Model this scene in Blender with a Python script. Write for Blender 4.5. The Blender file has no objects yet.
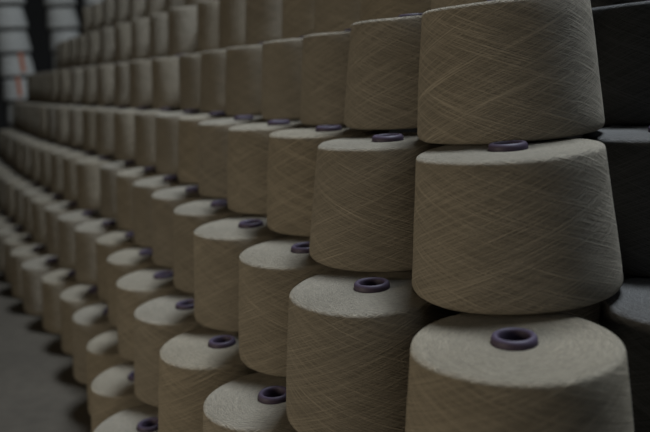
import bpy, bmesh, math, random
from mathutils import Vector, Matrix, noise

S = 0.22                       # metres per cone pitch
C = bpy.context.scene.collection
R = random.Random(11)
H = 0.65956                    # height of one layer, in pitches
B = 0.46343                    # set-back of each layer
Y0 = 0.73134                   # front line of the floor layer
EYE = 2.43512 + H              # eye height above the floor
STEP = .98                     # spacing along a row
PH = [5.20, 3.79, 2.36, 2.95, 3.42, 3.95, 4.45, 4.95]
BX = [0, 9, 10, 11, 12, 13, 14, 15, 16, 17, 19, 22, 30]
BY = [0, 0, -.12, -.25, -.36, -.46, -.58, -.69, -.8, -.9, -1.05, -1.25, -1.7]


def bend(x):                   # the pile bows towards the aisle at its far end
    for i in range(len(BX) - 1):
        if x <= BX[i + 1]:
            t = (x - BX[i]) / (BX[i + 1] - BX[i])
            return BY[i] + t * (BY[i + 1] - BY[i])
    return BY[-1]


def W(x, y, z):                # pile coordinates (along, into the pile, up from floor) -> metres
    return Vector((x * S, -y * S, z * S))


# ------------------------------------------------------------------ materials
def nodes(name):
    m = bpy.data.materials.new(name)
    m.use_nodes = True
    nt = m.node_tree
    return m, nt, nt.nodes['Principled BSDF']


def N(nt, t, **kw):
    n = nt.nodes.new(t)
    for k, v in kw.items():
        setattr(n, k, v)
    return n


def math_node(nt, op, a, b=None):
    n = N(nt, 'ShaderNodeMath', operation=op)
    for i, v in enumerate((a, b)):
        if v is None:
            continue
        if isinstance(v, (int, float)):
            n.inputs[i].default_value = v
        else:
            nt.links.new(v, n.inputs[i])
    return n.outputs[0]


def streaks(nt, uv, seed, angle, sx, sy, detail=2.0, rough=.5, dist=0.0):
    """thread-like streaks: a noise stretched along a direction of the winding"""
    mp = N(nt, 'ShaderNodeMapping', vector_type='POINT')
    mp.inputs['Rotation'].default_value = (0, 0, math.radians(angle))
    nt.links.new(uv, mp.inputs['Vector'])
    m2 = N(nt, 'ShaderNodeMapping', vector_type='POINT')
    m2.inputs['Scale'].default_value = (sx, sy, 1)
    nt.links.new(mp.outputs[0], m2.inputs['Vector'])
    add = N(nt, 'ShaderNodeVectorMath', operation='ADD')
    nt.links.new(m2.outputs[0], add.inputs[0])
    nt.links.new(seed, add.inputs[1])
    no = N(nt, 'ShaderNodeTexNoise')
    no.inputs['Scale'].default_value = 1
    no.inputs['Detail'].default_value = detail
    no.inputs['Roughness'].default_value = rough
    no.inputs['Distortion'].default_value = dist
    nt.links.new(add.outputs[0], no.inputs['Vector'])
    return no.outputs['Fac']


def ramp(nt, fac, a, b, va, vb):
    n = N(nt, 'ShaderNodeMapRange')
    n.inputs['From Min'].default_value = a
    n.inputs['From Max'].default_value = b
    n.inputs['To Min'].default_value = va
    n.inputs['To Max'].default_value = vb
    nt.links.new(fac, n.inputs['Value'])
    return n.outputs[0]


def yarn(name, col, side, var=.07, bump=.9):
    m, nt, p = nodes(name)
    uv = N(nt, 'ShaderNodeUVMap').outputs[0]
    oi = N(nt, 'ShaderNodeObjectInfo')
    sd = N(nt, 'ShaderNodeCombineXYZ')
    for i, k in enumerate((37.0, 91.0, 53.0)):
        nt.links.new(math_node(nt, 'MULTIPLY', oi.outputs['Random'], k), sd.inputs[i])
    seed = sd.outputs[0]
    if side:                   # criss-cross winding on the flank (uv in pitches)
        fine = [streaks(nt, uv, seed, a, 1.6, 250, 1.5) for a in (22, -22)]
        mid = [streaks(nt, uv, seed, a, 1.2, 130, 1.0) for a in (25, -19)]
        wide = [streaks(nt, uv, seed, a, 1.0, 66, 1.0) for a in (17, -32)]
    else:                      # rings of thread on the end face (u = angle, v = radius)
        fine = [streaks(nt, uv, seed, a, 20.0, 300, 2.0) for a in (5, -6)]
        mid = [streaks(nt, uv, seed, a, 12.0, 170, 1.5) for a in (8, -9)]
        wide = [streaks(nt, uv, seed, a, 5, 90, 1.0) for a in (10, -4)]
    mx = lambda l: math_node(nt, 'MAXIMUM', l[0], l[1])
    f1 = ramp(nt, mx(fine), .42, .74, 0, 1)
    f2 = ramp(nt, mx(mid), .46, .78, 0, 1)
    f3 = ramp(nt, mx(wide), .5, .72, 0, 1)
    if side:
        th = [streaks(nt, uv, seed, a, .55, fr, 0.0) for a, fr in ((19, 66), (-21, 70), (26, 60), (-15, 64))]
        ln = [ramp(nt, math_node(nt, 'ABSOLUTE', math_node(nt, 'SUBTRACT', t, .5)), 0, .04, 1, 0) for t in th]
        lines = math_node(nt, 'MAXIMUM', mx(ln[:2]), mx(ln[2:]))
        f3 = math_node(nt, 'ADD', math_node(nt, 'MULTIPLY', f3, .5), math_node(nt, 'MULTIPLY', lines, 1.25))
    h = math_node(nt, 'ADD', math_node(nt, 'MULTIPLY', f1, .95), math_node(nt, 'MULTIPLY', f2, .5))
    h = math_node(nt, 'ADD', h, math_node(nt, 'MULTIPLY', f3, .2))
    tone = ramp(nt, h, 0.1, 1.25, .62 if side else .72, 1.42 if side else 1.32)
    rnd = ramp(nt, oi.outputs['Random'], 0, 1, 1 - var, 1 + var)
    tone = math_node(nt, 'MULTIPLY', tone, rnd)
    mul = N(nt, 'ShaderNodeVectorMath', operation='SCALE')
    mul.inputs[0].default_value = col
    nt.links.new(tone, mul.inputs['Scale'])
    hs = N(nt, 'ShaderNodeHueSaturation')
    nt.links.new(mul.outputs[0], hs.inputs['Color'])
    r2 = math_node(nt, 'FRACT', math_node(nt, 'MULTIPLY', oi.outputs['Random'], 17.3))
    nt.links.new(ramp(nt, r2, 0, 1, .9, 1.1), hs.inputs['Saturation'])
    nt.links.new(hs.outputs[0], p.inputs['Base Color'])
    bp = N(nt, 'ShaderNodeBump')
    bp.inputs['Strength'].default_value = bump
    bp.inputs['Distance'].default_value = .0016
    nt.links.new(h, bp.inputs['Height'])
    nt.links.new(bp.outputs[0], p.inputs['Normal'])
    p.inputs['Roughness'].default_value = .92
    p.inputs['Specular IOR Level'].default_value = .15
    p.inputs['Sheen Weight'].default_value = .2
    p.inputs['Sheen Roughness'].default_value = .45
    p.inputs['Sheen Tint'].default_value = (*[min(1, c * 2.2) for c in col], 1)
    return m


TAUPE = (.25, .218, .170)
M_side = yarn('taupe_yarn_flank', TAUPE, True)
M_top = yarn('taupe_yarn_face', TAUPE, False)
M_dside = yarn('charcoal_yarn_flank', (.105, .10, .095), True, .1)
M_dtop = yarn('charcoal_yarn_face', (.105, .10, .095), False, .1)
M_wside = yarn('white_yarn_flank', (.46, .445, .41), True, .06, .25)
M_wtop = yarn('white_yarn_face', (.46, .445, .41), False, .06, .25)

M_tube, nt, p = nodes('purple_plastic')
p.inputs['Base Color'].default_value = (.052, .037, .060, 1)
p.inputs['Roughness'].default_value = .42
no = N(nt, 'ShaderNodeTexNoise')
no.inputs['Scale'].default_value = 60
nt.links.new(ramp(nt, no.outputs['Fac'], .3, .7, .5, .62), p.inputs['Roughness'])
p.inputs['Specular IOR Level'].default_value = .3

M_wtube, nt, p = nodes('grey_cardboard')
p.inputs['Base Color'].default_value = (.25, .24, .22, 1)
p.inputs['Roughness'].default_value = .8

M_label, nt, p = nodes('orange_paper')
p.inputs['Base Color'].default_value = (.42, .13, .06, 1)
p.inputs['Roughness'].default_value = .7

M_floor, nt, p = nodes('concrete_floor')
tc = N(nt, 'ShaderNodeTexCoord')
n1 = N(nt, 'ShaderNodeTexNoise')
n1.inputs['Scale'].default_value = 1.6
n1.inputs['Detail'].default_value = 6
n1.inputs['Roughness'].default_value = .65
nt.links.new(tc.outputs['Object'], n1.inputs['Vector'])
n2 = N(nt, 'ShaderNodeTexNoise')
n2.inputs['Scale'].default_value = 34
n2.inputs['Detail'].default_value = 4
nt.links.new(tc.outputs['Object'], n2.inputs['Vector'])
cr = N(nt, 'ShaderNodeValToRGB')
cr.color_ramp.elements[0].position = .32
cr.color_ramp.elements[0].color = (.035, .028, .020, 1)
cr.color_ramp.elements[1].position = .68
cr.color_ramp.elements[1].color = (.068, .056, .041, 1)
nt.links.new(math_node(nt, 'ADD', math_node(nt, 'MULTIPLY', n1.outputs['Fac'], .7),
                       math_node(nt, 'MULTIPLY', n2.outputs['Fac'], .3)), cr.inputs['Fac'])
nt.links.new(cr.outputs[0], p.inputs['Base Color'])
bp = N(nt, 'ShaderNodeBump')
bp.inputs['Strength'].default_value = .25
bp.inputs['Distance'].default_value = .004
nt.links.new(n2.outputs['Fac'], bp.inputs['Height'])
nt.links.new(bp.outputs[0], p.inputs['Normal'])
p.inputs['Roughness'].default_value = .8

M_wall, nt, p = nodes('dark_wall')
n1 = N(nt, 'ShaderNodeTexNoise')
n1.inputs['Scale'].default_value = 2.5
n1.inputs['Detail'].default_value = 5
cr = N(nt, 'ShaderNodeValToRGB')
cr.color_ramp.elements[0].color = (.012, .011, .010, 1)
cr.color_ramp.elements[1].color = (.022, .020, .018, 1)
nt.links.new(n1.outputs['Fac'], cr.inputs['Fac'])
nt.links.new(cr.outputs[0], p.inputs['Base Color'])
p.inputs['Roughness'].default_value = .9


# ------------------------------------------------------------------ meshes
def lathe(name, prof, seg, mats, matf, wob=0.0, seed=0, lump=0.0):
    """prof: (r, z) in pitches, top to bottom; matf(i) -> (material index, kind of uv)"""
    bm = bmesh.new()
    uvl = bm.loops.layers.uv.new('UVMap')
    rings = []
    for (r, z) in prof:
        row = []
        for j in range(seg):
            a = 2 * math.pi * j / seg
            d = Vector((math.cos(a), math.sin(a), 0))
            k = 1 + wob * noise.noise(Vector((d.x * 1.1 + seed * 7.3, d.y * 1.1, z * 1.6)))
            k += lump * noise.noise(Vector((d.x * 4 + seed * 3.1, d.y * 4, z * 6)))
            zz = z
            if z > .5 and r > .1:
                zz += .006 * noise.noise(Vector((d.x * 1.2 * r * 2 + seed * 5, d.y * 2.4 * r, 3)))
            row.append(bm.verts.new((d.x * r * k * S, d.y * r * k * S, zz * S)))
        rings.append(row)
    arc = [0]
    for i in range(1, len(prof)):
        arc.append(arc[-1] + math.hypot(prof[i][0] - prof[i - 1][0], prof[i][1] - prof[i - 1][1]))
    for i in range(len(prof) - 1):
        mi, kind = matf(i)
        for j in range(seg):
            j2 = (j + 1) % seg
            f = bm.faces.new((rings[i][j], rings[i + 1][j], rings[i + 1][j2], rings[i][j2]))
            f.smooth = True
            f.material_index = mi
            for lp, (ii, jj) in zip(f.loops, ((i, j), (i + 1, j), (i + 1, j + 1), (i, j + 1))):
                u = jj / seg
                lp[uvl].uv = (u * 2.83, arc[ii])
    bm.normal_update()
    me = bpy.data.meshes.new(name)
    bm.to_mesh(me)
    bm.free()
    for m in mats:
        me.materials.append(m)
    return me


YH = H - .004                  # yarn height


def winding_profile(rt, rb, YH=YH):
    pr = [(.092, YH - .006), (.16, YH + .001), (.24, YH), (rt - .030, YH - .001), (rt - .012, YH - .004), (rt - .004, YH - .010),
          (rt, YH - .020)]
    n = 9
    for i in range(1, n):
        t = i / n
        z = YH - .020 + t * (.040 - (YH - .020))
        pr.append((rt + (rb - rt) * t + .002 * math.sin(math.pi * t), z))
    pr += [(rb, .040), (rb - .002, .024), (rb - .009, .011), (rb - .022, .003), (rb - .045, .0), (.25, .004), (.092, .006)]
    return pr


def make_winding(seed, rt, rb, mats, name='yarn_winding', height=YH):
    pr = winding_profile(rt, rb, height)
    return lathe(name, pr, 96, mats, lambda i: (1, 't') if (i < 4 or i > len(pr) - 5) else (0, 's'), .022, seed, .004)


def tube_profile(z0, lip, ro, ri):
    return [(ro - .006, .002), (ro - .006, z0 - .02), (ro, z0), (ro + .001, lip - .018), (ro - .003, lip - .007), (ro - .010, lip - .001),
            (ro - .016, lip), (ri + .004, lip - .004), (ri, lip - .014), (ri - .003, lip - .06), (ri - .006, .3), (ri - .008, .002), (ro - .006, .002)]


VAR = []
for i in range(7):
    rr = random.Random(100 + i)
    VAR.append(make_winding(i + 1, .409 + rr.uniform(-.006, .006), .468 + rr.uniform(-.005, .005), [M_side, M_top]))
# the big ones at the near corner: (layer, place in the row) -> (top radius, base radius)
SIZE = {(2, 0): (.406, .468), (3, 0): (.426, .486), (4, 0): (.424, .485), (2, 1): (.418, .484), (3, 1): (.408, .496), (1, 0): (.390, .454),
        (1, 1): (.410, .480), (3, 2): (.413, .474), (4, 1): (.390, .474), (0, 1): (.390, .450), (0, 2): (.390, .450)}
BIG = {key: make_winding(51 + i, *rr, [M_side, M_top]) for i, (key, rr) in enumerate(SIZE.items())}
DVAR = [make_winding(i + 71, .409, .468, [M_dside, M_dtop]) for i in range(2)]
WVAR = [make_winding(i + 31, .40, .468, [M_wside, M_wtop], height=YH - .085) for i in range(3)]
TUBE = lathe('core_tube', tube_profile(YH - .02, YH + .027, .090, .061)[::-1], 48, [M_tube], lambda i: (0, 's'))
WTUBE = lathe('core_tube', tube_profile(YH - .03, YH - .002, .086, .062)[::-1], 32, [M_wtube], lambda i: (0, 's'))


def link(o, parent=None):
    C.objects.link(o)
    if parent:
        o.parent = parent
    return o


def new_cone(name, winding, tube):
    root = link(bpy.data.objects.new(name, None))
    root.empty_display_size = .05
    link(bpy.data.objects.new('yarn_winding', winding), root)
    t = link(bpy.data.objects.new('core_tube', tube), root)
    return root


proto = new_cone('yarn_cone', VAR[0], TUBE)
proto.children[1]['label'] = 'purple plastic tube ring'
first = [True]
ALL = []


def cone(x, y, layer, label, group, tilt=None, scale=1.0, var=None, mesh=None, lift=0.0, tall=1.0):
    if first[0]:
        root = proto
        first[0] = False
    else:
        root = proto.copy()
        C.objects.link(root)
        for ch in list(proto.children):
            c = ch.copy()
            C.objects.link(c)
            c.parent = root
    v = var if var is not None else R.randrange(len(VAR))
    for ch in root.children:
        if ch.name.startswith('yarn_winding'):
            ch.data = mesh or VAR[v]
    root.location = W(x, y, layer * H + .001 + lift)
    tl = tilt or (R.gauss(0, .002), R.gauss(0, .002))
    root.rotation_euler = (tl[0], tl[1], R.uniform(0, 2 * math.pi))
    if tilt:
        root.rotation_euler = (Matrix.Rotation(tl[0], 3, 'X') @ Matrix.Rotation(tl[1], 3, 'Y') @ Matrix.Rotation(R.uniform(0, 6.28), 3, 'Z')).to_euler()
    root.scale = (scale, scale, tall)
    root['base'] = max(p.co.xy.length for p in (mesh or VAR[v]).vertices) / S * scale
    root['label'] = label
    root['category'] = 'yarn cone'
    root['group'] = group
    ALL.append(root)
    return root


ORD = ['first', 'second', 'third', 'fourth', 'fifth', 'sixth', 'seventh', 'eighth', 'ninth', 'tenth', 'eleventh', 'twelfth',
       'thirteenth', 'fourteenth', 'fifteenth', 'sixteenth', 'seventeenth', 'eighteenth', 'nineteenth', 'twentieth', 'twenty-first']
LAY = ['floor layer', 'second layer up', 'third layer up', 'fourth layer up', 'fifth layer up', 'sixth layer up',
       'seventh layer up', 'eighth layer up']

# spots measured one by one (layer: list of (along, into the pile)); the rest follows the lattice
SPOT = {
    0: [(5.20, .71), (6.17, .80), (7.15, .88), (8.16, .86), (9.13, .82), (10.10, .67)],
    1: [(3.79, 1.20), (4.77, 1.18), (5.73, 1.17), (6.74, 1.20), (7.74, 1.24), (8.77, 1.26)],
    2: [(2.365, 1.745), (3.35, 1.62), (4.31, 1.65), (5.25, 1.60), (6.25, 1.66), (7.22, 1.67), (8.21, 1.66), (9.25, 1.64), (10.22, 1.57)],
    3: [(2.955, 2.18), (3.92, 2.05), (4.88, 2.10), (5.82, 2.08), (6.80, 2.09), (7.83, 2.13), (8.80, 2.09)],
    4: [(3.42, 2.52), (4.38, 2.515), (5.33, 2.57), (6.28, 2.583), (7.35, 2.57), (8.38, 2.57), (9.37, 2.56)],
    5: [(4.05, 2.99), (5.03, 2.98), (5.98, 3.01), (6.92, 3.06), (7.95, 3.02), (8.97, 3.02), (10.05, 2.98)],
}
FRONT = {0: (0, 16), 1: (0, 18), 2: (0, 19), 3: (0, 19), 4: (0, 18), 5: (0, 16), 6: (5, 14), 7: (11, 13)}
HAND = {
    (2, 0): 'big yarn cone low at the near corner, whole purple tube ring showing on top',
    (3, 0): 'wide yarn cone at the near corner, standing between two others stacked in line with it',
    (4, 0): 'leaning yarn cone atop the near corner, its upper end cut by the picture edge',
    (5, 0): 'yarn cone of which only a strip shows above the leaning near-corner cone',
}
for L in range(8):
    k0, k1 = FRONT[L]
    for k in range(k0, k1 + 1):
        if k < len(SPOT.get(L, [])):
            x, y = SPOT[L][k]
        else:
            x = PH[L] + STEP * k + R.uniform(-.008, .008)
            y = Y0 + B * L + bend(x) * (1.08 if L == 4 else 1) + R.uniform(-.025, .025)
        lab = HAND.get((L, k))
        if not lab:
            n = ORD[k - k0]
            where = 'from the near end' if k0 == 0 and L > 1 else 'in view from the near end'
            lab = f'front-row taupe yarn cone, {LAY[L]}, {n} {where}'
        tilt = None
        sc = 1.0
        lift = 0
        if k == 0 and L in (3, 4):
            tilt, lift = (-.018, .0145), .011
        if (L, k) in ((4, 1), (5, 0), (5, 1)):
            lift = .03
        cone(x, y, L, lab, f'taupe yarn cones in the front row of the {LAY[L]}', tilt, sc, (k * 3 + L * 2) % 7, BIG.get((L, k)), lift, 1.03 if (L, k) == (4, 0) else 1.0)

# the rows behind, where the near end of the pile shows them or they carry it; they reach out past the front row there
G2 = 'charcoal cones behind the near corner'
for L in (2, 3, 4, 5):
    for k in (0, 1):
        o = cone(PH[L] + STEP * k - .02, Y0 + B * L + (1.0 if L != 2 else 1.06), L,
                 f'charcoal yarn cone behind the near-corner cones, second row of the {LAY[L]}, {ORD[k]} along', G2, mesh=DVAR[(L + k) % 2])
for L, k in ((2, 0), (2, 1), (2, 2), (3, 0), (4, 0)):
    cone(PH[L] + STEP * k - .02, Y0 + B * L + 1.97 + (.06 if L == 2 else 0), L,
         f'charcoal yarn cone in the third row, {LAY[L]}, {ORD[k]} from the near end', G2, mesh=DVAR[L % 2])
for k in (1, 2):
    cone(PH[1] + STEP * k - .02, Y0 + B + 1.97, 1, f'yarn cone in the third row, second layer up, {ORD[k - 1]} along', 'cones carrying the near corner')
for k in (-2, -1, 0):
    cone(PH[1] + STEP * k - .02, Y0 + B + .98, 1, f'yarn cone in the second row, second layer up, {ORD[k + 2]} along', 'cones carrying the near corner')
for k in (0, 1):
    cone(PH[0] + STEP * k, Y0 + 2.0, 0, f'yarn cone in the third row of the floor layer, {ORD[k]} along', 'cones carrying the near corner')
G3 = 'cones carrying the near corner'
for k in (-1, -2):
    cone(PH[1] + STEP * k, Y0 + B, 1, f'front-row yarn cone carrying the near corner, second layer up, {ORD[-k - 1]} below it', G3)
for k in (-1, -2, -3):
    cone(PH[0] + STEP * k, Y0, 0, f'front-row yarn cone carrying the near corner, floor layer, {ORD[-k - 1]} below it', G3)
for k in range(-5, -1):
    cone(PH[0] + STEP * k, Y0 + 1.0, 0, f'floor-layer yarn cone behind those carrying the near corner, {ORD[k + 5]} along', G3)


# neighbours of one layer only touch
by_layer = {}
for o in ALL:
    by_layer.setdefault(round(o.location.z / S / H), []).append(o)
for rows in by_layer.values():
    for _ in range(30):
        for i, a in enumerate(rows):
            for b in rows[i + 1:]:
                d = (b.location - a.location) / S
                d.z = 0
                need = a['base'] + b['base'] - .002
                if 0 < d.length < need:
                    push = d.normalized() * (need - d.length) * .5 * S
                    a.location -= push
                    b.location += push
for o in ALL:
    del o['base']


# ------------------------------------------------------------------ white yarn stacks at the far end
def label_mesh(a0, aw):
    bm = bmesh.new()
    rows = []
    n = 6
    for z in (.10, .38, .64):
        t = (z - .055) / (YH - .1)
        r = .474 + (.425 - .474) * t + .018
        row = []
        for j in range(n + 1):
            a = a0 + aw * (j / n - .5)
            row.append((bm.verts.new((r * math.cos(a) * S, r * math.sin(a) * S, z * S)),
                        bm.verts.new(((r - .025) * math.cos(a) * S, (r - .025) * math.sin(a) * S, z * S))))
        rows.append(row)
    for i in range(2):
        for j in range(n):
            for s in (0, 1):
                q = [rows[i][j][s], rows[i][j + 1][s], rows[i + 1][j + 1][s], rows[i + 1][j][s]]
                bm.faces.new(q if s == 0 else q[::-1])
    for j in range(n):
        bm.faces.new([rows[2][j][0], rows[2][j + 1][0], rows[2][j + 1][1], rows[2][j][1]])
        bm.faces.new([rows[0][j][1], rows[0][j + 1][1], rows[0][j + 1][0], rows[0][j][0]])
    for i in range(2):
        bm.faces.new([rows[i][0][0], rows[i + 1][0][0], rows[i + 1][0][1], rows[i][0][1]])
        bm.faces.new([rows[i][n][1], rows[i + 1][n][1], rows[i + 1][n][0], rows[i][n][0]])
    me = bpy.data.meshes.new('paper_label')
    bm.to_mesh(me)
    bm.free()
    me.materials.append(M_label)
    return me


def white_stack(x, y, count, tags, names, group):
    for n in range(count):
        r = new_cone('white_yarn_cone', WVAR[n % 3], WTUBE)
        r.location = W(x + R.uniform(-.02, .02), y + R.uniform(-.02, .02), n * H)
        r.rotation_euler = (0, 0, 0)
        r['label'] = names(n)
        r['category'] = 'yarn cone'
        r['group'] = group
        if n in tags:
            lb = link(bpy.data.objects.new('paper_label', label_mesh(*tags[n])), r)
            lb['label'] = 'orange paper strip'


def nm(where, top):
    def f(n):
        k = top - n
        return f'white yarn cone, far stack {where}, {ORD[k]} from its top'
    return f


PI = math.pi
white_stack(24.0, .80, 9, {3: (PI - .22, .22), 4: (PI - .02, .22), 5: (PI + .32, .26)}, nm('at the aisle', 8),
            'white cones of the far stack at the aisle')
white_stack(25.0, 2.30, 9, {}, nm('across the dark gap', 8), 'white cones of the far stack across the dark gap')
white_stack(25.7, 3.50, 9, {8: (PI + .95, .4)}, nm('peeping over the taupe pile', 8), 'white cones of the far stack over the taupe pile')


# ------------------------------------------------------------------ room
def slab(name, lo, hi, mat):
    bm = bmesh.new()
    bmesh.ops.create_cube(bm, size=1)
    for v in bm.verts:
        v.co = Vector([lo[i] + (v.co[i] + .5) * (hi[i] - lo[i]) for i in range(3)])
    me = bpy.data.meshes.new(name)
    bm.to_mesh(me)
    bm.free()
    me.materials.append(mat)
    o = link(bpy.data.objects.new(name, me))
    o['kind'] = 'structure'
    return o


slab('floor', (-3, -3.5, -.1), (7.0, 5, 0), M_floor)
slab('wall_far', (6.6, -3.5, 0), (6.75, 5, 3.2), M_wall)


# ------------------------------------------------------------------ light
def area(name, loc, aim, sx, sy, power, col):
    l = bpy.data.lights.new(name, 'AREA')
    l.shape = 'RECTANGLE'
    l.size, l.size_y = sx, sy
    l.energy = power
    l.color = col
    o = link(bpy.data.objects.new(name, l))
    o.location = loc
    o.rotation_euler = (Vector(aim) - Vector(loc)).to_track_quat('-Z', 'Y').to_euler()
    return o


area('skylight_over_pile', (1.1, -1.5, 3.6), (.72, -.4, 0), 1.2, .5, 175, (.79, .895, 1))
area('aisle_fill_light', (.62, 1.5, .7), (.66, -.45, .52), .7, .6, 12.6, (1, .89, .70))  # warm fill added out of view in the aisle to brighten the cone flanks
area('right_fill_light', (-1.2, -1.2, 1.5), (.7, -.4, .5), .8, 1.2, 3.4, (.78, .89, 1))  # weak cool fill added behind the camera for the cones' right sides

w = bpy.data.worlds.new('World')
bpy.context.scene.world = w
w.use_nodes = True
bg = w.node_tree.nodes['Background']
bg.inputs['Color'].default_value = (.9, .95, 1, 1)
bg.inputs['Strength'].default_value = .003

# ------------------------------------------------------------------ camera
F, PITCH, ROLL, YAW = 770.0, .197245, -.07005, .393704
cp, sp = math.cos(PITCH), math.sin(PITCH)
fw = Vector((math.cos(YAW) * cp, -math.sin(YAW) * cp, -sp))
rt = Vector((-math.sin(YAW), -math.cos(YAW), 0))
up = rt.cross(fw)
r2 = rt * math.cos(ROLL) + up * math.sin(ROLL)
u2 = -rt * math.sin(ROLL) + up * math.cos(ROLL)
cam = bpy.data.cameras.new('camera')
co = link(bpy.data.objects.new('camera', cam))
M = Matrix((r2, u2, -fw)).transposed().to_4x4()
M.translation = W(0, 0, EYE)
co.matrix_world = M
cam.sensor_width = 36
cam.lens = F / 650 * 36
cam.clip_start = .02
cam.dof.use_dof = True
cam.dof.focus_distance = .85
cam.dof.aperture_fstop = 4.0
sc = bpy.context.scene
sc.camera = co
sc.view_settings.view_transform = 'Standard'
sc.view_settings.look = 'None'
sc.view_settings.exposure = 0
sc.view_settings.gamma = 1
sc.view_settings.use_curve_mapping = False
